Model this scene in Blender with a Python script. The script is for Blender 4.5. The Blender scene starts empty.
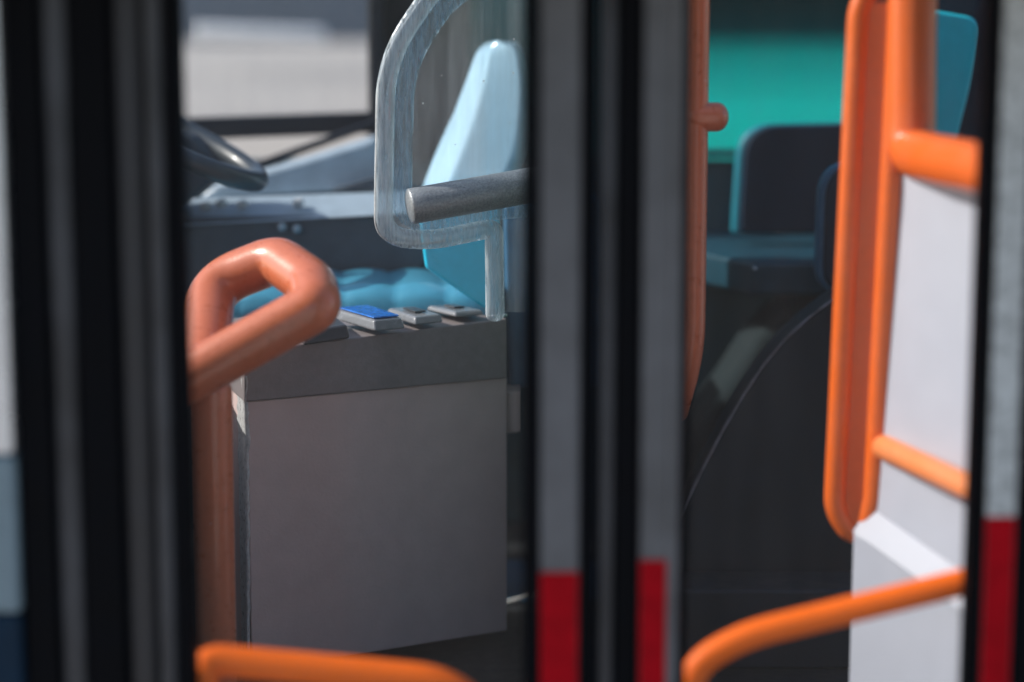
import bpy, bmesh, math, random
from mathutils import Vector, Matrix
random.seed(4)
SC = bpy.context.scene
COL = SC.collection
R = math.radians

# ------------------------------------------------------------------ camera
F = 2000.0                       # focal length in pixels (70.3 mm on a 36 mm sensor)
PITCH = R(8.4)
EYE = 1.393
CAMY = 0.0                       # camera stands at the origin, looking along +y
cam = bpy.data.cameras.new("camera"); camo = bpy.data.objects.new("camera", cam); COL.objects.link(camo)
cam.sensor_width = 36.0; cam.lens = F / 1024 * 36.0
camo.location = (0, CAMY, EYE); camo.rotation_euler = (R(90) - PITCH, 0, 0)
cam.clip_start = 0.05; cam.clip_end = 500
cam.dof.use_dof = True; cam.dof.focus_distance = 4.36; cam.dof.aperture_fstop = 0.68
SC.camera = camo

# ------------------------------------------------------------------ sky, sun, exposure
SUN_EL, SUN_AZ = 36.0, -86.0      # azimuth from +y (clockwise), the sun stands to the left
w = bpy.data.worlds.new("World"); SC.world = w; w.use_nodes = True
nt = w.node_tree; bg = nt.nodes["Background"]
sky = nt.nodes.new("ShaderNodeTexSky"); sky.sky_type = 'NISHITA'; sky.sun_disc = False
sky.sun_elevation = R(SUN_EL); sky.sun_rotation = R(SUN_AZ); sky.air_density = 1.0; sky.dust_density = 1.5
nt.links.new(sky.outputs[0], bg.inputs[0]); bg.inputs[1].default_value = 0.15
sl = bpy.data.lights.new("sun", 'SUN'); sl.energy = 3.5; sl.angle = R(0.6); sl.color = (1.0, 0.95, 0.88)
so = bpy.data.objects.new("sun", sl); COL.objects.link(so)
az, el = R(SUN_AZ), R(SUN_EL)
sdir = Vector((math.sin(az) * math.cos(el), math.cos(az) * math.cos(el), math.sin(el)))
so.rotation_euler = sdir.to_track_quat('Z', 'Y').to_euler()
SC.view_settings.view_transform = 'Standard'; SC.view_settings.look = 'None'
SC.view_settings.gamma = 1.0; SC.view_settings.exposure = 0.3
SC.cycles.max_bounces = 8; SC.cycles.transparent_max_bounces = 16

# ------------------------------------------------------------------ measuring
def ray(px, py):
    a, b = (px - 512) / F, (341 - py) / F
    return Vector((a, math.cos(PITCH) + b * math.sin(PITCH), -math.sin(PITCH) + b * math.cos(PITCH)))
def P(px, py, d):                # point at depth d (metres along +y) on the photo's line of sight
    r = ray(px, py); return Vector((0, 0, EYE)) + r * (d / r.y)
def PZ(px, py, z):
    r = ray(px, py); return Vector((0, 0, EYE)) + r * ((z - EYE) / r.z)
def X(px, d): return P(px, 341, d).x
def Z(py, d): return P(512, py, d).z

# ------------------------------------------------------------------ materials
def mat(name, col, rough=0.5, metal=0.0, noise=0.08, scale=40.0, bump=0.15, bscale=260.0, coat=0.0,
        specks=0.0, spec=0.5, dust=0.0, rvar=0.15, bdist=0.0015):
    m = bpy.data.materials.new(name); m.use_nodes = True
    n, l = m.node_tree.nodes, m.node_tree.links
    b = n["Principled BSDF"]
    b.inputs["Metallic"].default_value = metal
    b.inputs["Specular IOR Level"].default_value = spec
    b.inputs["Coat Weight"].default_value = coat; b.inputs["Coat Roughness"].default_value = 0.12
    tc = n.new("ShaderNodeTexCoord")
    nz = n.new("ShaderNodeTexNoise"); nz.inputs["Scale"].default_value = scale; nz.inputs["Detail"].default_value = 5
    nz.inputs["Roughness"].default_value = 0.6
    l.new(tc.outputs["Object"], nz.inputs["Vector"])
    mr = n.new("ShaderNodeMapRange"); mr.inputs[1].default_value = .3; mr.inputs[2].default_value = .7
    mr.inputs[3].default_value = 1 - noise; mr.inputs[4].default_value = 1 + noise
    l.new(nz.outputs["Fac"], mr.inputs[0])
    mx = n.new("ShaderNodeVectorMath"); mx.operation = 'SCALE'; mx.inputs[0].default_value = col
    l.new(mr.outputs[0], mx.inputs["Scale"])
    out = mx.outputs[0]
    if specks or dust:
        big = n.new("ShaderNodeTexNoise"); big.inputs["Scale"].default_value = 9; big.inputs["Detail"].default_value = 8
        l.new(tc.outputs["Object"], big.inputs["Vector"])
        if dust:
            mm = n.new("ShaderNodeMapRange"); mm.inputs[1].default_value = .42; mm.inputs[2].default_value = .75
            mm.inputs[4].default_value = dust; l.new(big.outputs["Fac"], mm.inputs[0])
            mc = n.new("ShaderNodeMix"); mc.data_type = 'RGBA'
            l.new(mm.outputs[0], mc.inputs[0]); l.new(out, mc.inputs[6]); mc.inputs[7].default_value = (.45, .42, .4, 1)
            out = mc.outputs[2]
        if specks:
            vo = n.new("ShaderNodeTexVoronoi"); vo.inputs["Scale"].default_value = 18; vo.inputs["Randomness"].default_value = 1
            l.new(tc.outputs["Object"], vo.inputs["Vector"])
            ms = n.new("ShaderNodeMapRange"); ms.inputs[1].default_value = 0.045; ms.inputs[2].default_value = 0.02
            ms.inputs[3].default_value = 0; ms.inputs[4].default_value = specks
            l.new(vo.outputs["Distance"], ms.inputs[0])
            mc = n.new("ShaderNodeMix"); mc.data_type = 'RGBA'
            l.new(ms.outputs[0], mc.inputs[0]); l.new(out, mc.inputs[6]); mc.inputs[7].default_value = (.7, .7, .7, 1)
            out = mc.outputs[2]
    l.new(out, b.inputs["Base Color"])
    r2 = n.new("ShaderNodeMapRange"); r2.inputs[1].default_value = .3; r2.inputs[2].default_value = .7
    r2.inputs[3].default_value = max(0.02, rough * (1 - rvar)); r2.inputs[4].default_value = min(1, rough * (1 + rvar))
    l.new(nz.outputs["Fac"], r2.inputs[0]); l.new(r2.outputs[0], b.inputs["Roughness"])
    if bump:
        nb = n.new("ShaderNodeTexNoise"); nb.inputs["Scale"].default_value = bscale; nb.inputs["Detail"].default_value = 3
        l.new(tc.outputs["Object"], nb.inputs["Vector"])
        bp = n.new("ShaderNodeBump"); bp.inputs["Strength"].default_value = bump; bp.inputs["Distance"].default_value = bdist
        l.new(nb.outputs["Fac"], bp.inputs["Height"]); l.new(bp.outputs[0], b.inputs["Normal"])
    return m

def glass(name, tint, haze=0.03, gloss=0.06, scratch=0.0):
    """Thin sheet: clear transmission, a fresnel-like gloss and a little dust that catches the light."""
    m = bpy.data.materials.new(name); m.use_nodes = True
    n, l = m.node_tree.nodes, m.node_tree.links
    n.remove(n["Principled BSDF"]); o = n["Material Output"]
    t = n.new("ShaderNodeBsdfTransparent"); t.inputs[0].default_value = (*tint, 1)
    g = n.new("ShaderNodeBsdfGlossy"); g.inputs["Roughness"].default_value = 0.08
    d = n.new("ShaderNodeBsdfDiffuse"); d.inputs[0].default_value = (.8, .8, .8, 1)
    tr = n.new("ShaderNodeBsdfTranslucent"); tr.inputs[0].default_value = (.8, .8, .8, 1)
    dd = n.new("ShaderNodeMixShader"); dd.inputs[0].default_value = .5
    l.new(d.outputs[0], dd.inputs[1]); l.new(tr.outputs[0], dd.inputs[2])
    tc = n.new("ShaderNodeTexCoord")
    mp = n.new("ShaderNodeMapping"); mp.inputs["Scale"].default_value = (12, 12, 1.0)
    nz = n.new("ShaderNodeTexNoise"); nz.inputs["Scale"].default_value = 3; nz.inputs["Detail"].default_value = 8
    l.new(tc.outputs["Object"], mp.inputs[0]); l.new(mp.outputs[0], nz.inputs["Vector"])
    mr = n.new("ShaderNodeMapRange"); mr.inputs[1].default_value = .35; mr.inputs[2].default_value = .7
    mr.inputs[3].default_value = haze * .2; mr.inputs[4].default_value = haze * 1.9
    l.new(nz.outputs["Fac"], mr.inputs[0])
    fac = mr.outputs[0]
    vo = n.new("ShaderNodeTexVoronoi"); vo.inputs["Scale"].default_value = 20
    l.new(tc.outputs["Object"], vo.inputs["Vector"])
    ms = n.new("ShaderNodeMapRange"); ms.inputs[1].default_value = 0.06; ms.inputs[2].default_value = 0.03
    ms.inputs[3].default_value = 0; ms.inputs[4].default_value = scratch
    l.new(vo.outputs["Distance"], ms.inputs[0])
    ad = n.new("ShaderNodeMath"); ad.operation = 'ADD'; l.new(fac, ad.inputs[0]); l.new(ms.outputs[0], ad.inputs[1])
    m1 = n.new("ShaderNodeMixShader"); l.new(ad.outputs[0], m1.inputs[0]); l.new(t.outputs[0], m1.inputs[1]); l.new(dd.outputs[0], m1.inputs[2])
    m2 = n.new("ShaderNodeMixShader"); m2.inputs[0].default_value = gloss
    l.new(m1.outputs[0], m2.inputs[1]); l.new(g.outputs[0], m2.inputs[2]); l.new(m2.outputs[0], o.inputs[0])
    return m

def clear_plastic(name, tint, milk):
    """Thick milky acrylic for moulded rims: partly see-through, partly whitish."""
    m = bpy.data.materials.new(name); m.use_nodes = True
    n, l = m.node_tree.nodes, m.node_tree.links
    b = n["Principled BSDF"]; o = n["Material Output"]
    b.inputs["Base Color"].default_value = (*tint, 1); b.inputs["Roughness"].default_value = .14
    b.inputs["Coat Weight"].default_value = 1
    tc = n.new("ShaderNodeTexCoord"); nz = n.new("ShaderNodeTexNoise")
    mp = n.new("ShaderNodeMapping"); mp.inputs["Scale"].default_value = (140, 140, 14)
    l.new(tc.outputs["Object"], mp.inputs[0]); l.new(mp.outputs[0], nz.inputs["Vector"]); nz.inputs["Scale"].default_value = 1; nz.inputs["Detail"].default_value = 4
    bp = n.new("ShaderNodeBump"); bp.inputs["Strength"].default_value = .35; bp.inputs["Distance"].default_value = .003
    l.new(nz.outputs["Fac"], bp.inputs["Height"]); l.new(bp.outputs[0], b.inputs["Normal"])
    t = n.new("ShaderNodeBsdfTransparent"); t.inputs[0].default_value = (.92, .96, .98, 1)
    mr = n.new("ShaderNodeMapRange"); mr.inputs[1].default_value = .35; mr.inputs[2].default_value = .65
    mr.inputs[3].default_value = max(0, milk - .28); mr.inputs[4].default_value = min(1, milk + .25)
    l.new(nz.outputs["Fac"], mr.inputs[0])
    mx = n.new("ShaderNodeMixShader"); l.new(mr.outputs[0], mx.inputs[0]); l.new(t.outputs[0], mx.inputs[1]); l.new(b.outputs[0], mx.inputs[2])
    l.new(mx.outputs[0], o.inputs[0])
    return m

M = dict(
    orange=mat("orange_enamel", (.80, .135, .010), .34, noise=.06, scale=60, bump=.22, bscale=180, coat=.2, specks=.0, dust=.05),
    door_orange=mat("door_rail_orange", (.95, .15, .001), .5, noise=.04, bump=.1, spec=.25),
    rubber=mat("black_rubber", (.003, .0035, .005), .6, noise=.25, scale=20, bump=.3, bscale=90, spec=.07),
    alloy=mat("grey_door_profile", (.042, .045, .052), .42, metal=.3, noise=.45, scale=5, bump=.25, bscale=120),
    alloy_dark=mat("dark_door_profile", (.017, .018, .022), .45, noise=.2, scale=22, bump=.2, bscale=80),
    tape_shaded=mat("silver_tape", (.095, .099, .108), .42, noise=.3, scale=7, bump=.3, bscale=150),  # darker copy of the tape, shade on the uprights put into its colour
    tape_sunlit=mat("sunlit_tape", (.44, .47, .47), .42, noise=.4, scale=70, bump=.6, bscale=60),  # paler copy of the same tape, sunlight put into its colour
    tape_red=mat("red_tape", (.36, .003, .009), .55, spec=.06, noise=.18, scale=25, bump=.3, bscale=120),
    body=mat("pale_body_paint", (.66, .70, .74), .28, metal=.85, noise=.12, scale=6, bump=.1),
    cab=mat("warm_grey_panel", (.70, .54, .515), .62, spec=.25, noise=.05, scale=16, bump=.3, bscale=150, specks=.5),
    cab_top=mat("dark_grey_console", (.27, .235, .238), .45, spec=.35, noise=.08, scale=50, bump=.35, bscale=160, coat=.2),
    bare=mat("chip_and_glint", (.62, .62, .62), .3, noise=.25, scale=80, bump=.8, bscale=70),
    device=mat("grey_device", (.24, .25, .27), .25, noise=.1, scale=60, bump=.3, bscale=200, coat=.4),
    device_dark=mat("dark_device", (.05, .052, .058), .35, noise=.1, bump=.3, coat=.3),
    screen=mat("blue_screen", (.02, .20, .72), .2, noise=.35, scale=90, bump=.5, bscale=120, coat=.6),
    white=mat("white_panel", (.45, .47, .545), .42, noise=.02, scale=12, bump=.15, bscale=70, dust=.04),
    seat_light=mat("light_blue_seat", (.52, .76, .90), .18, noise=.05, scale=20, bump=.15, bscale=120, coat=.5),
    seat_cyan=mat("cyan_seat_shell", (.02, .60, .86), .3, noise=.08, scale=20, bump=.15, coat=.3, specks=.4),
    seat_navy=mat("navy_seat_cover", (.006, .022, .045), .6, spec=.15, noise=.15, scale=20, bump=.2),
    seat_teal=mat("teal_seat", (.006, .58, .66), .4, noise=.08, scale=20, bump=.15, coat=.3),
    seat_rim=mat("dim_teal_shell", (.006, .20, .27), .45, noise=.08, scale=20, bump=.15),
    cushion=mat("dark_teal_cushion", (.008, .055, .085), .5, noise=.15, scale=20, bump=.2, spec=.3),
    panel_blue=mat("dark_blue_panel", (.045, .16, .28), .4, noise=.15, scale=14, bump=.2, specks=.3),
    dash=mat("slate_dashboard", (.07, .088, .11), .42, noise=.12, scale=25, bump=.3, bscale=140, specks=.4),
    dash_top=mat("pale_dashboard_top", (.38, .47, .55), .35, noise=.10, scale=20, bump=.3, bscale=80, coat=.2),
    wheel=mat("slate_steering_wheel", (.045, .06, .075), .38, noise=.1, bump=.2, coat=.2),
    tube_grey=mat("grey_speckled_tube", (.33, .35, .37), .35, metal=.3, noise=.3, scale=220, bump=.7, bscale=260),
    dark=mat("charcoal_lining", (.016, .018, .022), .55, noise=.2, scale=14, bump=.2, spec=.3, dust=.02),
    arch=mat("charcoal_arch", (.011, .019, .029), .6, noise=.2, scale=14, bump=.3, bscale=90, spec=.35),
    lip=mat("lip_highlight", (.22, .20, .22), .5, noise=.5, scale=30, bump=.3),  # pale tone standing for the highlight along the arch edge
    arch_grey=mat("grey_housing", (.02, .03, .034), .9, spec=.1, noise=.12, scale=14, bump=.2),
    frame=mat("window_frame", (.012, .016, .024), .45, noise=.2, bump=.2, spec=.4),
    teal_wall=mat("dark_teal_lining", (.012, .06, .075), .5, noise=.2, scale=12, bump=.2),
    sun_blocker=mat("dark_green_blocker", (.012, .055, .055), .4, noise=.3, scale=8, bump=.2),
    lining=mat("green_teal_lining", (.015, .13, .12), .4, noise=.3, scale=8, bump=.2),
    cushion_blue=mat("blue_cushion", (.07, .34, .50), .32, noise=.1, scale=20, bump=.2, coat=.3),
    dust_haze=mat("dust_haze_orange_enamel", (.66, .17, .07), .3, noise=.06, scale=50, bump=.3, bscale=170, coat=.5, dust=.03, specks=.6),  # orange paled for dust and for milky glass haze put into the colour
    band=mat("steel_blue_band", (.16, .23, .27), .4, noise=.1, bump=.2),
    bar=mat("lit_orange_bar", (.84, .25, .075), .36, noise=.08, scale=50, bump=.25, bscale=170, coat=.2, dust=.1),  # paler copy of the orange, stronger light and haze put into its colour
    floor=mat("bus_floor", (.018, .02, .023), .5, noise=.3, scale=30, bump=.4, bscale=60),
    ground=mat("beige_paving", (.48, .435, .39), .85, noise=.10, scale=.8, bump=.3, bscale=8, bdist=.01),
    wallpale=mat("beige_wall", (.50, .46, .42), .8, noise=.08, scale=1.5, bump=.2, bscale=10, bdist=.01),
    coping=mat("white_coping", (.80, .80, .80), .6, noise=.06, scale=3, bump=.2, bscale=20),
    wallDark=mat("slate_building", (.14, .165, .20), .7, noise=.2, scale=.7, bump=.3, bscale=10, bdist=.01),
    door_glass=glass("door_glass", (.97, .98, .98), .006, .012),
    side_glass=glass("side_glass", (.95, .96, .97), .015, .03),
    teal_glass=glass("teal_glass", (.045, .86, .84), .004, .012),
    acrylic=glass("acrylic_sheet", (.92, .96, .98), .10, .05, scratch=.6),
    rim=clear_plastic("acrylic_rim", (.78, .87, .92), .50),
    rim_soft=clear_plastic("acrylic_inner_rim", (.50, .72, .86), .28),
    glint=mat("bright_metal", (.8, .82, .85), .15, metal=1.0, noise=.1, bump=.3),
)

# ------------------------------------------------------------------ mesh helpers
def finish(name, bm, m, parent=None, bevel=0.0, seg=3, smooth=True, sub=0, face=None):
    me = bpy.data.meshes.new(name)
    bmesh.ops.recalc_face_normals(bm, faces=bm.faces[:])
    if face:                     # open sheets: turn them towards the given direction
        if sum((f.normal for f in bm.faces), Vector()).dot(Vector(face)) < 0:
            bmesh.ops.reverse_faces(bm, faces=bm.faces[:])
    bm.to_mesh(me); bm.free()
    o = bpy.data.objects.new(name, me); COL.objects.link(o)
    if isinstance(m, str): m = M[m]
    me.materials.append(m)
    if isinstance(m, bpy.types.Material) and "glass" in m.name: smooth = False
    if smooth and (bevel or len(me.polygons) > 12):
        for p in me.polygons: p.use_smooth = True
    if bevel:
        b = o.modifiers.new("bevel", 'BEVEL'); b.width = bevel; b.segments = seg
        b.limit_method = 'ANGLE'; b.angle_limit = R(28); b.harden_normals = True
    if sub:
        s = o.modifiers.new("sub", 'SUBSURF'); s.levels = sub; s.render_levels = sub
    if parent:
        o.parent = parent; o.matrix_parent_inverse = parent.matrix_world.inverted()
    return o

def empty(name, loc, label=None, cat=None, group=None):
    o = bpy.data.objects.new(name, None); COL.objects.link(o); o.location = loc
    o.empty_display_size = .05
    bpy.context.view_layer.update()
    if label: tag(o, label, cat, group)
    return o
def tag(o, label, cat, group=None):
    o["label"] = label; o["category"] = cat
    if group: o["group"] = group
    return o
def struct(o): o["kind"] = "structure"; return o

def bm_prism(pts, vec, bm=None):
    """closed outline pts extruded by vec"""
    bm = bm or bmesh.new(); vec = Vector(vec)
    a = [bm.verts.new(p) for p in pts]; b = [bm.verts.new(Vector(p) + vec) for p in pts]
    bm.faces.new(a); bm.faces.new(b[::-1])
    for i in range(len(a)):
        j = (i + 1) % len(a); bm.faces.new((a[j], a[i], b[i], b[j]))
    return bm
def bm_box(x0, x1, y0, y1, z0, z1, bm=None):
    return bm_prism([(x0, y0, z0), (x1, y0, z0), (x1, y0, z1), (x0, y0, z1)], (0, y1 - y0, 0), bm)

def bm_slab(rows, vec):
    """a grid of points thickened by vec"""
    bm = bmesh.new(); vec = Vector(vec)
    A = [[bm.verts.new(p) for p in r] for r in rows]; B = [[bm.verts.new(Vector(p) + vec) for p in r] for r in rows]
    n, m = len(A), len(A[0])
    for i in range(n - 1):
        for k in range(m - 1):
            bm.faces.new((A[i][k], A[i][k + 1], A[i + 1][k + 1], A[i + 1][k]))
            bm.faces.new((B[i][k], B[i + 1][k], B[i + 1][k + 1], B[i][k + 1]))
    ed = [(0, k) for k in range(m)] + [(i, m - 1) for i in range(1, n)] + [(n - 1, k) for k in range(m - 2, -1, -1)] + [(i, 0) for i in range(n - 2, 0, -1)]
    for (i, k), (j, l) in zip(ed, ed[1:] + ed[:1]): bm.faces.new((A[j][l], A[i][k], B[i][k], B[j][l]))
    return bm
def fillet(pts, r, n=8, closed=False):
    pts = [Vector(p) for p in pts]; out = []
    N = len(pts)
    for i, p in enumerate(pts):
        if not closed and i in (0, N - 1): out.append(p); continue
        rr = r[i] if isinstance(r, (list, tuple)) else r
        a, b = pts[i - 1], pts[(i + 1) % N]
        la, lb = (a - p).length, (b - p).length
        t = min(rr, la * .49, lb * .49)
        s, e = p + (a - p) * (t / la), p + (b - p) * (t / lb)
        for k in range(n + 1):
            u = k / n
            out.append(s * (1 - u) ** 2 + p * 2 * u * (1 - u) + e * u * u)
    return out

def densify(pts, step, closed=False):
    out = []; N = len(pts)
    for i in range(N if closed else N - 1):
        a, b = pts[i], pts[(i + 1) % N]; k = max(1, int((b - a).length / step))
        for j in range(k): out.append(a.lerp(b, j / k))
    if not closed: out.append(pts[-1])
    return out

def bm_tube(path, rad, closed=False, n=28, bm=None, flat=1.0, wob=0.0, cap=.8):
    """round tube swept along a path with parallel-transported rings; hemispherical ends"""
    bm = bm or bmesh.new()
    P_ = []
    for p in path:
        if not P_ or (p - P_[-1]).length > 1e-5: P_.append(Vector(p))
    if closed and (P_[0] - P_[-1]).length < 1e-5: P_.pop()
    N = len(P_)
    tang = []
    for i in range(N):
        a = P_[(i - 1) % N] if (closed or i) else P_[0]
        b = P_[(i + 1) % N] if (closed or i < N - 1) else P_[-1]
        tang.append((b - a).normalized())
    up = Vector((0, 0, 1)) if abs(tang[0].z) < .9 else Vector((0, 1, 0))
    nrm = (up - tang[0] * up.dot(tang[0])).normalized()
    frames = []
    for i in range(N):
        nrm = (nrm - tang[i] * nrm.dot(tang[i])).normalized()
        frames.append((nrm, tang[i].cross(nrm)))
    twist = 0
    if closed:
        n0 = (frames[-1][0] - tang[0] * frames[-1][0].dot(tang[0])).normalized()
        twist = math.atan2(n0.dot(frames[0][1]), n0.dot(frames[0][0]))
    rings = []
    def ring(c, u, v, r):
        return [bm.verts.new(c + u * (math.cos(2 * math.pi * k / n) * r) + v * (math.sin(2 * math.pi * k / n) * r * flat)) for k in range(n)]
    caps = 6
    if not closed:
        for k in range(caps):
            t = math.pi / 2 * (1 - k / caps)
            rings.append(ring(P_[0] - tang[0] * rad * math.sin(t) * cap, *frames[0], rad * max(.02, math.cos(t))))
    for i in range(N):
        u, v = frames[i]
        if closed:
            a = -twist * i / N; u, v = u * math.cos(a) + v * math.sin(a), v * math.cos(a) - u * math.sin(a)
        r = rad * (1 + wob * math.sin(i * 1.7 + .6 * math.sin(i * .73)))
        rings.append(ring(P_[i], u, v, r))
    if not closed:
        for k in range(1, caps + 1):
            t = math.pi / 2 * k / caps
            rings.append(ring(P_[-1] + tang[-1] * rad * math.sin(t) * cap, *frames[-1], rad * max(.02, math.cos(t))))
    L = len(rings)
    for i in range(L if closed else L - 1):
        a, b = rings[i], rings[(i + 1) % L]
        for k in range(n):
            bm.faces.new((a[k], a[(k + 1) % n], b[(k + 1) % n], b[k]))
    if not closed:
        bm.faces.new(rings[0][::-1]); bm.faces.new(rings[-1])
    return bm
def tube(name, path, rad, m, parent=None, closed=False, step=.03, **k):
    return finish(name, bm_tube(densify(path, step, closed), rad, closed, **k), m, parent)

# ================================================================== the setting
FLOOR_Z = 0.0
GZ = -0.32                       # street level below the bus floor
DOOR = 3.2
WALL = 5.75                      # far side wall of the bus
g = bmesh.new()
S = 180
for v in ((-S, -S), (S, -S), (S, S), (-S, S)): pass
vs = [g.verts.new((x, y, GZ)) for x, y in ((-S, -S), (S, -S), (S, S), (-S, S))]; g.faces.new(vs)
struct(finish("ground", g, "ground", smooth=False))

# pale paved bank rising beyond the bus, a white kerb stone and a dark building
bk_ = bmesh.new()
prof = [(6.4, GZ + .004), (6.4, .98), (7.0, 1.10), (11.5, Z(43, 11.5)), (14.0, Z(42, 14.0)), (14.0, GZ + .004)]
bm_prism([Vector((-16, y, z)) for y, z in prof], (34, 0, 0), bk_)
struct(finish("paved_bank", bk_, "ground", smooth=False))
ks = finish("kerb_stone", bm_tube([Vector((X(206, 9.5), 9.5, Z(32, 9.5))), Vector((X(325, 9.5), 9.5, Z(36, 9.5)))], .036), "coping")
tag(ks, "pale white bar lying beyond the driver's side window", "kerb stone")
bl = empty("building", (0, 22, GZ), "dark slate building far outside above the pale bank", "building")
finish("wall", bm_box(-30, 30, 22, 30, GZ, 5), "wallDark", bl, .02)

# bus floor, far side wall with its two windows
struct(finish("bus_floor", bm_box(-3.2, 4.2, 3.34, WALL + .1, GZ + .06, FLOOR_Z), "floor", bevel=.008))
sw = struct(finish("side_wall", bm_box(-3.2, 4.2, WALL, WALL + .09, FLOOR_Z + .002, Z(150, WALL) - .03), "teal_wall", bevel=.004))
pxl, pxr = X(371, WALL), X(640, WALL)
pxm = X(470, WALL)
struct(finish("wall_lining", bm_box(pxm + .001, pxr, WALL - .015, WALL + .065, Z(150, WALL) - .03, 2.25), "lining", bevel=.01))
struct(finish("window_pillar", bm_box(pxl, pxm, WALL - .02, WALL + .07, Z(150, WALL) - .03, 2.25), "frame", bevel=.01))
struct(finish("side_wall_header", bm_box(-3.2, 4.2, WALL - .01, WALL + .08, 1.85, 2.3), "frame", bevel=.01))
# driver's side window
# unseen panels added to block the sun, beside the entrance and behind the driver
struct(finish("front_sun_blocker", bm_box(-1.02, -.98, 4.12, 4.9, FLOOR_Z + .002, .86, bm_box(-1.02, -.98, 3.36, 4.118, FLOOR_Z + .002, 1.0)), "dark", bevel=.01))
struct(finish("cab_sun_blocker", bm_prism([(X(556, 4.1), 4.1, .002), (X(556, 4.1) + .03, 4.1, .002), (X(556, 5.05) + .03, 5.05, .002), (X(556, 5.05), 5.05, .002)],
              (0, 0, 2.1)), "sun_blocker", bevel=.004))
wd = empty("side_window", (-1.1, WALL, 1.0), "driver's side window with dark frame above the dashboard, pale outside", "window", "windows in the far side of the bus")
finish("window_pane", bm_box(-3.0, pxl, WALL + .02, WALL + .028, Z(131, WALL), 1.85), "side_glass", wd)
fb = bmesh.new()
bm_prism([P(150, 119.5, WALL - .1), P(372, 112, WALL - .1), P(372, 133, WALL - .1), P(150, 142, WALL - .1)], (0, .06, 0), fb)
finish("lower_frame", fb, "frame", wd, .006)
fb = bmesh.new()
bm_prism([P(369, -60, WALL - .12), P(383, -60, WALL - .12), P(385, 150, WALL - .12), P(370, 150, WALL - .12)], (0, .09, 0), fb)
finish("side_frame", fb, "frame", wd, .006)
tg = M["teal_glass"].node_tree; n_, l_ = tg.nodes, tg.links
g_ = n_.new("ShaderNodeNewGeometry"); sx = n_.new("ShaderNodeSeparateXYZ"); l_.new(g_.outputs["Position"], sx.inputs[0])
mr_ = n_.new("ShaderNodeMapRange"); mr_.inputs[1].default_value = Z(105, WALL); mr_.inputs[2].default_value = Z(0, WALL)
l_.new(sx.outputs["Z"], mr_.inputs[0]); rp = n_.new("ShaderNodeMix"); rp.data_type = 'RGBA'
rp.inputs[6].default_value = (.045, .84, .80, 1); rp.inputs[7].default_value = (.01, .30, .31, 1)   # shade painted into the tint, darker towards the top of the pane
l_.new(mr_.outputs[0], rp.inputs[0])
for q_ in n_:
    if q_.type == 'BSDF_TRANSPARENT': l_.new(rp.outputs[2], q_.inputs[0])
wt = empty("side_window", (1.2, WALL, 1.0), "teal tinted side window above the dark passenger seats", "window", "windows in the far side of the bus")
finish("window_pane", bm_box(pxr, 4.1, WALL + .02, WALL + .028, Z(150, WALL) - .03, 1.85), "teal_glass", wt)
finish("sill", bm_box(pxr + .002, 4.1, WALL - .05, WALL + .012, Z(156, WALL), Z(149, WALL)), "teal_wall", wt, .006)

# ================================================================== doors (nearest, out of focus)
BOT, TOP = -0.05, 2.35
def stile(name, a, b, d, th, m, parent, z0=BOT, z1=TOP, bev=.006):
    """upright profile between photo columns a and b (read at mid height)"""
    return finish(name, bm_box(X(a, d), X(b, d), d, d + th, z0, z1), m, parent, bev)
def door_handrail(pts, r, parent, rad=.045):
    return tube("handrail", fillet(pts, rad), r, "door_orange", parent)

# left leaf
dl = empty("bus_door", (X(360, DOOR), DOOR, BOT), "left glazed door leaf with black and grey uprights in front of the grey cabinet", "door", "bus door leaves")
stile("rubber_seal", 78, 117, DOOR, .05, "rubber", dl)
stile("stile", 117.5, 150, DOOR + .012, .05, "alloy_dark", dl, bev=.018)
stile("stile", 150.5, 169, DOOR, .05, "alloy", dl, bev=.0125)["label"] = "slim grey upright edge of the door leaf"
stile("rubber_seal", 169.5, 187, DOOR + .006, .05, "rubber", dl)
stile("rubber_seal", 523, 538.5, DOOR - .012, .06, "rubber", dl)
stile("stile", 539, 581, DOOR - .006, .05, "alloy", dl)
stile("rubber_seal", 581.5, 597, DOOR - .004, .055, "rubber", dl)
z_a, z_b, z_c = Z(570, DOOR), Z(558, DOOR), Z(515, DOOR)
stile("silver_tape", 541, 579, DOOR - .0105, .004, "tape_shaded", dl, z_a, TOP, .001)
stile("red_tape", 541, 579, DOOR - .011, .0045, "tape_red", dl, BOT, z_a - .001, .001)
finish("window_pane", bm_box(X(184, DOOR), X(528, DOOR), DOOR + .028, DOOR + .034, BOT + .02, TOP), "door_glass", dl)
finish("lower_frame", bm_box(X(187, DOOR), X(523, DOOR), DOOR + .006, DOOR + .05, BOT, Z(790, DOOR)), "rubber", dl, .005)
d2 = DOOR + .10
door_handrail([P(203, 700, d2 - .05), P(203, 659, d2), P(446, 681, d2), P(492, 720, d2), P(500, 800, d2 - .05)], .0275, dl, .06)

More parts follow.
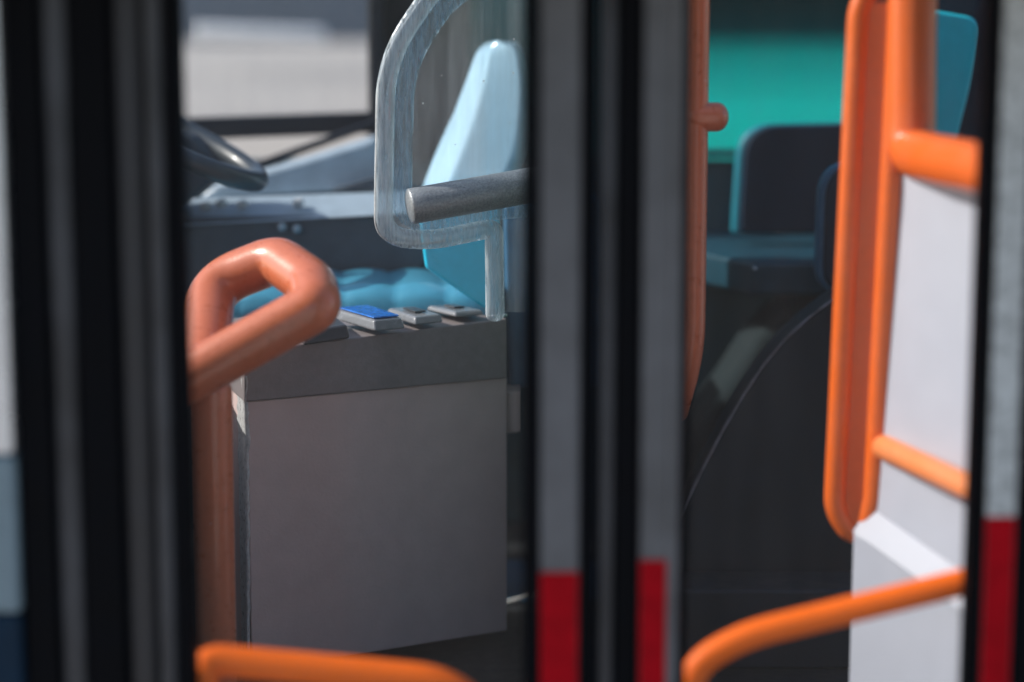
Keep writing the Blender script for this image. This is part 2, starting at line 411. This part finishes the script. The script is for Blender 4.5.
# right leaf
dr = empty("bus_door", (X(840, DOOR), DOOR, BOT), "right glazed door leaf with red and silver tape in front of the orange loop rail", "door", "bus door leaves")
stile("stile", 599, 616, DOOR + .002, .05, "alloy", dr, bev=.011)
stile("rubber_seal", 617, 641, DOOR, .05, "rubber", dr)
stile("stile", 641.5, 672, DOOR - .006, .05, "alloy", dr)
stile("trim", 669, 681, DOOR - .012, .05, "tape_shaded", dr)
stile("rubber_seal", 681.5, 690, DOOR + .004, .055, "rubber", dr)
stile("silver_tape", 642.5, 669, DOOR - .0105, .004, "tape_shaded", dr, z_b, TOP, .001)
stile("red_tape", 642.5, 669, DOOR - .011, .0045, "tape_red", dr, BOT, z_b - .001, .001)
stile("rubber_seal", 977, 991, DOOR - .004, .055, "rubber", dr)
stile("stile", 991.5, 1024, DOOR - .006, .05, "alloy", dr)
stile("silver_tape", 993, 1022, DOOR - .0105, .004, "tape_sunlit", dr, z_c, TOP, .001)["label"] = "tape on the right hand upright, sunlight put into its pale colour"
stile("red_tape", 993, 1022, DOOR - .011, .0045, "tape_red", dr, BOT, z_c - .001, .001)
stile("rubber_seal", 1024.5, 1060, DOOR, .055, "rubber", dr)
finish("window_pane", bm_box(X(686, DOOR), X(982, DOOR), DOOR + .028, DOOR + .034, BOT + .02, TOP), "door_glass", dr)
finish("lower_frame", bm_box(X(690, DOOR), X(977, DOOR), DOOR + .006, DOOR + .05, BOT, Z(790, DOOR)), "rubber", dr, .005)
door_handrail([P(690, 800, d2 - .05), P(688, 669, d2), P(742, 636, d2), P(985, 577, d2), P(1010, 572, d2 - .06)], .0235, dr, .07)

# door post and the outside skin left and right of the doorway
struct(finish("sky_blocker", bm_box(-2.9, 4.1, 2.72, DOOR - .035, 1.60, 1.95), "alloy_dark", bevel=.02))  # out of view, added to keep skylight off the tops of the uprights
dp = empty("door_post", (X(40, DOOR), DOOR, GZ), "black door post with a grey strip at the left edge of the doorway", "post")
stile("rubber_seal", 14.5, 48, DOOR - .01, .08, "rubber", dp, GZ + .05, TOP + .05)
stile("grey_strip", 48.5, 77, DOOR, .06, "alloy", dp, GZ + .05, TOP + .05, bev=.016)
bp_ = empty("body_panel", (X(-150, DOOR), DOOR, GZ), "pale painted body side of the bus left of the doorway", "bus body", "outer skin of the bus")
finish("panel", bm_box(-2.9, X(14, DOOR), DOOR - .03, DOOR + .03, Z(452, DOOR), 2.2), "body", bp_, .01)
finish("trim_band", bm_box(-2.9, X(14, DOOR), DOOR - .025, DOOR + .03, Z(610, DOOR), Z(453, DOOR)), "band", bp_, .01)
finish("skirt", bm_box(-2.9, X(14, DOOR), DOOR - .022, DOOR + .03, GZ + .12, Z(611, DOOR)), "seat_navy", bp_, .01)
bq = empty("body_panel", (1.6, DOOR, GZ), "pale painted body side of the bus right of the doorway", "bus body", "outer skin of the bus")
finish("panel", bm_box(X(1062, DOOR), 4.1, DOOR - .03, DOOR + .03, GZ + .12, TOP), "body", bq, .01)

# ================================================================== orange stanchion with a ring handle (left)
d = 3.98
hr = empty("handrail", (X(215, d), d, 0), "orange post topped by a closed slanting ring handle beside the grey cabinet", "handrail")
ringp = fillet([P(165, 391, 3.89), P(317, 306, 3.92), P(312, 284, 4.00), P(277, 259, 4.12), P(212, 284, 4.15), P(204, 366, 3.93)],
               [0, .022, .022, .035, .10, 0], 10)
tube("ring_handle", ringp, .0505, "dust_haze", hr, step=.012)
tube("post", [P(212, 392, 3.98), Vector((P(216, 640, 3.98).x, 3.98, .03))], .041, "dust_haze", hr)
finish("foot_flange", bm_tube([Vector((P(216, 640, 3.98).x, 3.98, .002)), Vector((P(216, 640, 3.98).x, 3.98, .03))], .07), "orange", hr)

# ================================================================== grey cabinet with its console
dL, dR = 4.25, 4.56
cb = empty("cabinet", (P(370, 650, 4.4).x, 4.4, 0), "warm grey upright cabinet with a dark sloping console top", "cabinet")
fl, fr_ = P(247, 402, dL), P(507, 378, dR)
def on_floor(p, z=.03): return Vector((p.x, p.y, z))
back = Vector((-.095, .27, 0))
bmc = bmesh.new()
pf = [on_floor(fl), on_floor(fr_), fr_, fl]
bm_prism(pf, back, bmc)
finish("body", bmc, "cab", cb, .003)
# side cheek piece
# dark console block: profile extruded along the front
tl, tr = P(244, 352, dL - .012), P(507, 318.5, dR - .012)
bl_, br_ = P(244, 402.3, dL - .012), P(507, 378.3, dR - .012)
bk = Vector((-.10, .30, .0))
bmc = bmesh.new()
v = [bmc.verts.new(p) for p in (bl_, br_, tr, tl, bl_ + bk, br_ + bk, tr + bk + Vector((0, 0, .012)), tl + bk + Vector((0, 0, .03)))]
for f in ((0, 1, 2, 3), (5, 4, 7, 6), (1, 5, 6, 2), (4, 0, 3, 7), (3, 2, 6, 7), (4, 5, 1, 0)): bmc.faces.new([v[i] for i in f])
con = finish("console", bmc, "cab_top", cb, .004, 4)
# bare metal corner worn through the paint
eb = bmesh.new(); rnd = random.Random(7)
ca, cbm = P(240, 392, dL - .004), on_floor(fl) + Vector((-.012, 0, .0))
prev = None; K = 46
top_e = P(241, 376, dL - .012)
for k in range(K + 1):
    t = k / K; z = top_e.z * (1 - t) + .05 * t
    w_ = (.017 * (1 - t) + .008) * (1 + .18 * rnd.uniform(-1, 1)); x = fl.x + .001
    row = [eb.verts.new((x - .031 - rnd.uniform(0, .004), dL + .075, z)), eb.verts.new((x - .014, dL - .006 + .02, z)),
           eb.verts.new((x - .014 + w_ * .6, dL - .0145 , z)), eb.verts.new((x - .010 + w_ * .6, dL + .004, z))]
    if prev:
        for j in range(3): eb.faces.new((prev[j], prev[j + 1], row[j + 1], row[j]))
    prev = row
finish("corner_trim", eb, "bare", cb)["label"] = "worn bright metal corner strip"
rnd = random.Random(11)
for px, py, r_ in ((262, 590, .0035), (290, 476, .0045), (470, 552, .0022), (331, 433, .002), (420, 604, .002)):
    t_ = (px - 247) / 260; p_ = P(px, py, dL + (dR - dL) * t_)
    ch_ = bmesh.new(); c_ = []
    ux = (fr_ - fl).normalized(); nn = Vector((.46, -.87, 0)).normalized()
    for k in range(7):
        a_ = 2 * math.pi * k / 7; q_ = r_ * rnd.uniform(.6, 1.2)
        c_.append(p_ + ux * q_ * math.cos(a_) + Vector((0, 0, q_ * math.sin(a_))) + nn * .0012)
    bm_prism(c_, -nn * .004, ch_)
    finish("paint_chip", ch_, "device_dark", cb, smooth=False)
# small white bracket and dark gap at the cabinet's right
finish("side_bracket", bm_prism([P(506, 392, 4.6), P(521, 391, 4.6), P(521, 432, 4.6), P(506, 434, 4.6)], (0, .1, 0)), "cab", cb, .004)
finish("hinge", bm_tube([P(493, 317, 4.55), P(505, 315.5, 4.58)], .007), "glint", cb)

def device(name, quad, h, label, cat, m, top=None, inset=.2, lip=True):
    """low box on the console: quad = photo corners of its top (front-left, front-right, back-right, back-left)"""
    pts = [P(*q) for q in quad]
    c = sum(pts, Vector()) / 4
    e = empty(name, c - Vector((0, 0, h)), label, cat, None)
    bm = bmesh.new()
    top_ = [bm.verts.new(p) for p in pts]
    bot_ = [bm.verts.new(c + (p - c) * 1.12 - Vector((0, 0, h))) for p in pts]
    bm.faces.new(top_); bm.faces.new(bot_[::-1])
    for i in range(4): bm.faces.new((top_[i], bot_[i], bot_[(i + 1) % 4], top_[(i + 1) % 4]))
    finish("case", bm, m, e, .006, 4)
    if top:
        ps = [c + (p - c) * (1 - inset) + Vector((0, 0, .0015)) for p in pts]
        finish("screen" if "blue" in label else "slot", bm_prism(ps, (0, 0, .004)), top, e, .002)
    return e
device("ticket_machine", [(374, 320, 4.36), (402, 317.5, 4.40), (368, 306.5, 4.53), (336, 309, 4.50)], .024,
       "small grey ticket machine with a blue screen lying on the console", "ticket machine", "device", "screen", .08)
device("card_reader", [(305, 331, 4.30), (347, 324.5, 4.34), (333, 314, 4.48), (292, 320, 4.45)], .03,
       "dark blank box beside the ring handle on the console", "card reader", "device_dark")
device("coin_tray", [(415, 317, 4.43), (441, 314, 4.47), (414, 306, 4.57), (388, 308, 4.54)], .018,
       "grey tray with a dark slot right of the blue screen", "tray", "device", "device_dark", .55)
device("change_tray", [(455, 311.5, 4.50), (482, 309.5, 4.54), (452, 303.5, 4.64), (428, 305.5, 4.60)], .012,
       "flat grey tray nearest the glass screen at the console's right end", "tray", "device", "device_dark", .6)

# ================================================================== acrylic screen
dg = 4.36
def G(px, py): return P(px, py, dg + (px - 450) * .0006)
ap = empty("acrylic_screen", G(505, 400), "clear acrylic screen with a thick milky rounded rim and a grey tube rail", "screen")
outline = fillet([G(620, -90), G(446, -30), G(386, 60), G(383, 236), G(430, 243), G(478, 229), G(494, 229), G(496, 312), G(620, 312)],
                 [0.02, .10, .09, .055, .05, .05, .022, .0, 0.0], 8, True)
finish("pane", bm_prism(outline, (0, .012, 0)), "acrylic", ap, 0, smooth=False)
rimp = fillet([G(560, -75), G(446, -30), G(386, 60), G(383, 236), G(430, 241), G(482, 230), G(494, 229), G(495, 314)],
              [0, .10, .09, .06, .05, .05, .022, 0], 10)
tube("rim", rimp, .0215, "rim", ap, step=.012, flat=.6)
inn = [p + Vector((.022, -.004, .012)) for p in rimp]
inn2 = fillet([G(573, -38), G(457, -16), G(405, 66), G(401.5, 218), G(440, 222), G(482, 211), G(560, 205)],
              [0, .10, .08, .05, .04, .05, 0], 10)
tube("inner_bead", inn2, .022, "rim_soft", ap, step=.012, flat=.3)
tube("rail", [G(412, 205) + Vector((0, -.035, 0)), G(560, 179) + Vector((0, -.035, 0))], .039, "tube_grey", ap, cap=.25)

tube("edge", [p + Vector((-.017, -.008, -.009)) for p in rimp if p.x < G(470, 0).x], .0028, "bare", ap, step=.012, n=10)  # glint along the rim added as a thin pale bead
# dark blue cab door behind the screen
finish_d = empty("cab_door", P(515, 380, 4.62), "narrow dark blue cab door edge right of the cabinet behind the acrylic", "door")
finish("panel", bm_prism([P(503, 205, 4.68), P(600, 195, 4.68), P(600, 388, 4.68), P(509, 388, 4.68), P(505, 300, 4.68)], (0, .05, 0)), "panel_blue", finish_d, .012)
# dark blue lower box with a pale edge at its right
lb = empty("floor_box", (P(530, 640, 4.9).x, 4.9, 0), "dark low box on the floor right of the cabinet", "box")
finish("body", bm_box(X(470, 4.9), X(640, 4.9), 4.9, 5.3, .002, Z(600, 4.9)), "panel_blue", lb, .01)
finish("edge_trim", bm_tube([P(500, 604, 4.88), P(545, 592, 4.88)], .005), "bare", lb)

# ================================================================== driver's seat
ds = empty("driver_seat", (P(470, 300, 4.95).x, 5.0, 0), "light blue glossy moulded driver's seat behind the acrylic screen", "seat")
D = 4.95
LE = [(40, 494), (42, 487), (46, 481), (55, 475), (75, 468), (110, 455), (150, 437), (180, 425), (205, 418)]
RE = [(40, 500), (42, 511), (46, 519), (55, 526), (75, 532), (100, 535), (150, 531), (175, 519), (190, 510), (205, 502)]
def interp(tab, v):
    for (a, b), (c, e) in zip(tab, tab[1:]):
        if v <= c: return b + (e - b) * (v - a) / (c - a)
    return tab[-1][1]
bmb = bmesh.new(); rows = []
ys = [40.5, 42, 45, 49, 54, 60, 70, 82, 96, 110, 125, 140, 155, 168, 180, 192, 205]
for y in ys:
    l_, r_ = interp(LE, y), interp(RE, y); row = []
    for k in range(25):
        u = k / 24
        dep = 5.02 - .085 * min(1, u / .26) ** 1.2 - .045 * max(0, u - .26) / .74 + .05 * (max(0, u - .82) / .18) ** 2
        dep += .01 * max(0, 1 - (y - 40) / 12) ** 2
        row.append(P(l_ + (r_ - l_) * u, y, dep))
    rows.append(row)
finish("backrest", bm_slab(rows, (.01, .06, 0)), "seat_light", ds)
bmb = bmesh.new(); rows = []
zb = Z(267, 4.99)
for j in range(19):
    yy = 4.60 + .39 * j / 18; row = []
    for k in range(61):
        u = k / 60; xx = X(200, 4.8) + (X(500, 4.8) - X(200, 4.8)) * u
        h = .012 * abs(math.sin(u * math.pi * 6 + j * .05)) ** .6 - .03 * (1 - min(1, j / 3)) ** 2
        row.append(Vector((xx, yy, zb - .01 + h - .02 * (j / 18 - .5) ** 2)))
    rows.append(row)
finish("cushion", bm_slab(rows, (0, 0, -.09)), "cushion_blue", ds)
sp = [P(418, 212, 4.58), P(500, 198, 4.58), P(500, 309, 4.58), P(484, 309, 4.58), P(425, 268, 4.58)]
finish("side_shell", bm_prism(sp, (.0, .018, 0)), "seat_cyan", ds, .01)
finish("pedestal", bm_box(X(300, 5), X(430, 5), 4.95, 5.25, .002, Z(350, 4.85)), "dark", ds, .02)

# ================================================================== dashboard and steering wheel
da = empty("dashboard", (-1.2, 5.2, 0), "slate grey dashboard with a pale sunlit top below the side window", "dashboard")
d0 = 5.0
zt = Z(219, d0)
prof = [(-2.9, d0, .3), (X(384, d0), d0, .3), (X(432, d0), d0, zt - .02), (X(432, d0), d0, Z(213, d0)), (-2.9, d0, Z(234, d0))]
finish("fascia", bm_prism([Vector(p) for p in prof], (0, .45, 0)), "dash", da, .012, 4)
# pale shelf on top, rising to the right towards the window
sh = bmesh.new()
a0, a1 = P(60, 233, d0 - .01), P(430, 212, d0 - .01)
b0, b1 = P(60, 203, d0 + .12), P(430, 190, d0 + .12)
c0, c1, c2 = P(150, 202, d0 + .5), P(215, 190, d0 + .5), P(432, 128, d0 + .5)
vv = [sh.verts.new(p) for p in (a0, a1, b1, b0)]
sh.faces.new(vv)
e0 = sh.verts.new(P(60, 232, d0 + .5)); 
e1 = sh.verts.new(P(430, 212, d0 + .5))
sh.faces.new((vv[3], vv[2], e1, e0)); sh.faces.new((vv[0], vv[3], e0)); sh.faces.new((vv[1], e1, vv[2]))
finish("shelf", sh, "dash_top", da, .004)
finish("hood", bm_prism([P(196, 200, d0 + .2), P(216, 184, d0 + .2), P(300, 160, d0 + .2), P(378, 136, d0 + .2), P(384, 186, d0 + .2), P(345, 192, d0 + .2)],
                        (0, .22, 0)), "dash_top", da, .02, 5)
finish("shadow_block", bm_prism([P(330, 190, d0 + .14), P(392, 172, d0 + .14), P(410, 172, d0 + .14), P(410, 192, d0 + .14)], (0, .05, 0)), "dash", da, .005)  # solid dark block standing in for a shadowed recess
for px, py in ((282, 227), (297, 229)):
    finish("knob", bm_tube([P(px, py, d0 + .0), P(px, py, d0 - .02)], .0105), "dash_top", da)
for px, py in ((203, 207), (219, 204), (240, 205), (296, 203)):
    finish("switch", bm_tube([P(px, py, d0 + .05), P(px + 5, py - 1, d0 + .05)], .011), "bare", da)

sw_ = empty("steering_wheel", (-1.15, 4.85, .6), "dark slate steering wheel rim and column at the left edge over the dashboard", "steering wheel")
cen = P(150, 128, 4.88); ex = (P(262, 184, 4.80) - P(150, 128, 4.88)); 
ey = Vector((.03, .18, .0))
rim = [cen + ex * math.cos(t) * .95 + ey * math.sin(t) for t in [2 * math.pi * k / 48 for k in range(48)]]
tube("rim", rim, .025, "wheel", sw_, closed=True, step=.02)
hub = cen + Vector((-.0, .0, -.05))
for t in (.1, 2.4, 4.3):
    tube("spoke", [hub, cen + ex * math.cos(t) * .9 + ey * math.sin(t) * .95], .016, "wheel", sw_)
tube("hub", [hub, hub + Vector((-.02, .01, -.05))], .06, "wheel", sw_)
tube("column", [hub + Vector((0, .02, -.06)), P(120, 260, 5.05)], .05, "dash", sw_)
finish("cowl", bm_prism([P(120, 118, 4.98), P(196, 134, 4.98), P(232, 170, 4.98), P(180, 206, 4.98), P(120, 215, 4.98)], (0, .12, 0)), "dash", sw_, .02)
wp = tube("wiper_arm", [P(250, 168, 5.45), P(300, 150, 5.5), P(375, 123, 5.55)], .011, "frame")
tag(wp, "thin dark arm slanting up from the dashboard to the side window frame", "arm")

# ================================================================== pole behind the middle uprights
dp_ = 4.15
gp = empty("grab_pole", (X(694, dp_), dp_, 0), "orange upright pole with a short rounded stub just right of the middle uprights", "pole")
tube("pole", fillet([Vector((X(692.5, dp_), dp_, 2.2)), Vector((X(692.5, dp_), dp_, Z(350, dp_))), P(676, 412, dp_)], .08), .0265, "dust_haze", gp)
tube("stub", [P(696, 117, dp_), P(717, 117, dp_)], .030, "dust_haze", gp)

# ================================================================== passenger seats and wheel housing
def seat_back(parent, pts, d, th, mcover, mshell, rads):
    o = fillet([P(x, y, d) for x, y in pts], rads, 8, True)
    c = sum(o, Vector()) / len(o)
    finish("backrest", bm_prism([c + (p - c) * .97 for p in o], (0, th, 0)), mcover, parent, .012, 4)
    finish("shell", bm_prism([c + (p - c) * Vector((1.0, 1, 1.0)) .x + Vector((-.011, .014, -.003)) for p in o], (0, th, 0)), mshell, parent, .018, 4)
s1 = empty("passenger_seat", (P(790, 290, 5.2).x, 5.2, 0), "navy and teal passenger seat below the tinted window with its cushion showing", "seat", "passenger seats")
seat_back(s1, [(744, 124), (885, 121), (892, 235), (737, 235)], 5.32, .06, "seat_navy", "seat_rim", [.09, .06, .02, .02])
cbm_ = bmesh.new()
f0, f1 = P(640, 200, 5.0), P(752, 264, 4.95)
q = [P(752, 262, 4.92), P(880, 262, 4.92), P(880, 222, 5.32), P(700, 222, 5.32), P(600, 232, 5.15)]
zc = q[0].z; q = [PZ(752, 262, zc), PZ(880, 262, zc), PZ(880, 226, zc), PZ(690, 226, zc), PZ(640, 240, zc)]
finish("cushion", bm_prism(q, (0, 0, -.085)), "cushion", s1, .014, 4)
finish("rivet", bm_tube([P(755, 268, 4.905), P(755, 269, 4.90)], .005), "glint", s1)
finish("pedestal", bm_box(X(790, 5.1), X(850, 5.1), 5.0, 5.3, .002, zc - .09), "dark", s1, .01)
s2 = empty("passenger_seat", (P(860, 290, 4.7).x, 4.7, 0), "dark navy passenger seat mostly hidden behind the orange loop rail", "seat", "passenger seats")
seat_back(s2, [(826, 160), (905, 160), (910, 330), (822, 285)], 4.75, .06, "seat_navy", "panel_blue", [.10, .05, .02, .04])
s3 = empty("passenger_seat", (P(960, 140, 4.85).x, 4.85, 0), "teal sided passenger seat showing between the orange post and right door upright", "seat", "passenger seats")
o3 = fillet([P(930, 9, 4.9), P(982, 18, 4.9), P(974, 75, 4.9), P(955, 150, 4.9), P(930, 150, 4.9)], [.02, .04, .12, .03, .02], 8, True)
finish("shell", bm_prism(o3, (0, .05, 0)), "seat_teal", s3, .012, 4)
o3 = fillet([P(930, -20, 4.97), P(1060, -20, 4.97), P(1060, 190, 4.97), P(920, 190, 4.97)], .03, 6, True)
finish("backrest", bm_prism(o3, (0, .07, 0)), "seat_navy", s3, .012, 4)

# wheel housing: dark arch whose edge highlight is drawn as a pale lip, grey cover behind
wa = empty("wheel_arch", (P(780, 600, 4.6).x, 4.7, 0), "charcoal curved wheel arch with a thin pale lip in the right half", "wheel arch")
arc = [(905, 268), (862, 283), (832, 300), (808, 318), (786, 338), (764, 364), (744, 394), (724, 428), (706, 462), (692, 490), (680, 516), (668, 548)]
aw = [P(x, y, 4.55) for x, y in arc]
lowr = Vector((aw[0].x, 4.55, .002)); lowl = Vector((aw[-1].x - .01, 4.55, .002))
finish("side", bm_prism(aw + [lowl, lowr], (0, .14, 0)), "arch", wa, .010, 3)
tube("lip", [p + Vector((0, -.002, .0)) for p in aw[2:11]], .0036, "lip", wa, step=.02, n=10, wob=.12)
finish("step", bm_box(X(640, 4.35), X(905, 4.35), 4.35, 4.52, .002, Z(590, 4.35)), "arch", wa, .01)
wc = empty("wheel_cover", (P(740, 400, 5.0).x, 5.1, 0), "rounded grey housing behind the charcoal arch under the seat cushion", "cover")
cv = [P(x, y, 5.12) for x, y in [(640, 470), (690, 430), (725, 385), (757, 335), (800, 298), (850, 280), (905, 275)]]
finish("shell", bm_prism(cv + [Vector((cv[-1].x, 5.12, .002)), Vector((cv[0].x, 5.12, .002))], (0, .3, 0)), "arch_grey", wc, .05, 6)

# ================================================================== orange loop rail and white partition (right)
def Q(px, py, d): return P(px, py, d)
d3 = 3.80
lr = empty("loop_rail", (X(866, d3), d3, 0), "tall orange loop rail with an inner web, post and two side bars on the right", "handrail")
xo_t, xo_b = Q(856, 60, d3), Q(835.5, 470, d3)
lean = (Q(835.5, 470, d3) - Q(856, 60, d3)); 
loop = fillet([Q(846.5, 552, d3) + Vector((.05, 0, .0)), Q(827, 520, d3) + Vector((.008, 0, 0)), Q(859, 7, d3), Q(884, -12, d3)],
              [.03, .10, .04, .02], 10)
outer = fillet([Q(872, 524, d3), Q(852, 536, d3), Q(834, 510, d3), Q(858.5, 10, d3), Q(868, -12, d3), Q(905, -14, d3)], [.01, .05, .08, .04, .05, 0], 10)
tube("outer_tube", outer, .0205, "orange", lr, step=.015)
wb = [Q(855, 2, d3), Q(900, 2, d3), Q(872, 528, d3), Q(840, 520, d3)]
finish("web", bm_prism([p + Vector((0, (-.004, -.030, -.030, -.004)[i_], 0)) for i_, p in enumerate(wb)], (.004, .02, 0)), "orange", lr, .003)
inner = [Q(898, -30, d3), Q(894, 150, d3), Q(885, 340, d3), Q(873, 520, d3)]
tube("inner_tube", [Q(900, -10, d3 - .03), Q(892, 160, d3 - .03), Q(874, 500, d3 - .03), Q(865, 536, d3 - .01)], .021, "orange", lr)
pt = d3 - .03
tube("post", fillet([Vector((X(903, pt), pt, 2.2)), Q(912, 20, pt), Q(911, 153, pt - .01), Q(945, 161, 3.575), Q(1010, 174, 3.33)], [0, .05, .05, .03, 0], 12),
     .0455, "orange", lr, step=.015)
tube("lower_bar", [Q(884, 447, d3 - .06), Q(975, 490, d3 - .37)], .0235, "bar", lr)

wp_ = empty("partition", (X(920, 3.7), 3.7, 0), "white moulded partition panel with a sloping ledge below the orange bars", "partition")
pa, pb = (3.775, 3.40)            # depth at its far left edge and near right edge
up = [Q(897, 168, pa), Q(1010, 190, pb), Q(1000, 600, pb), Q(869, 508, pa)]
upn = Vector((.05, .03, 0))
finish("upper_panel", bm_prism(up, upn), "white", wp_, .006, 4)
l0, l1 = up[3] + Vector((-.032, 0, -.047)), up[2] + Vector((-.032, 0, -.047))
finish("ledge", bm_prism([up[3] + Vector((0, 0, .004)), up[2] + Vector((0, 0, .004)), l1, l0], Vector((.06, .04, -.0))), "white", wp_, .003)
finish("lower_panel", bm_prism([l0 + Vector((.002, 0, .0)), l1 + Vector((.002, .13, 0)), Vector((l1.x, l1.y + .13, .02)), Vector((l0.x, l0.y, .02))], upn), "white", wp_, .004)
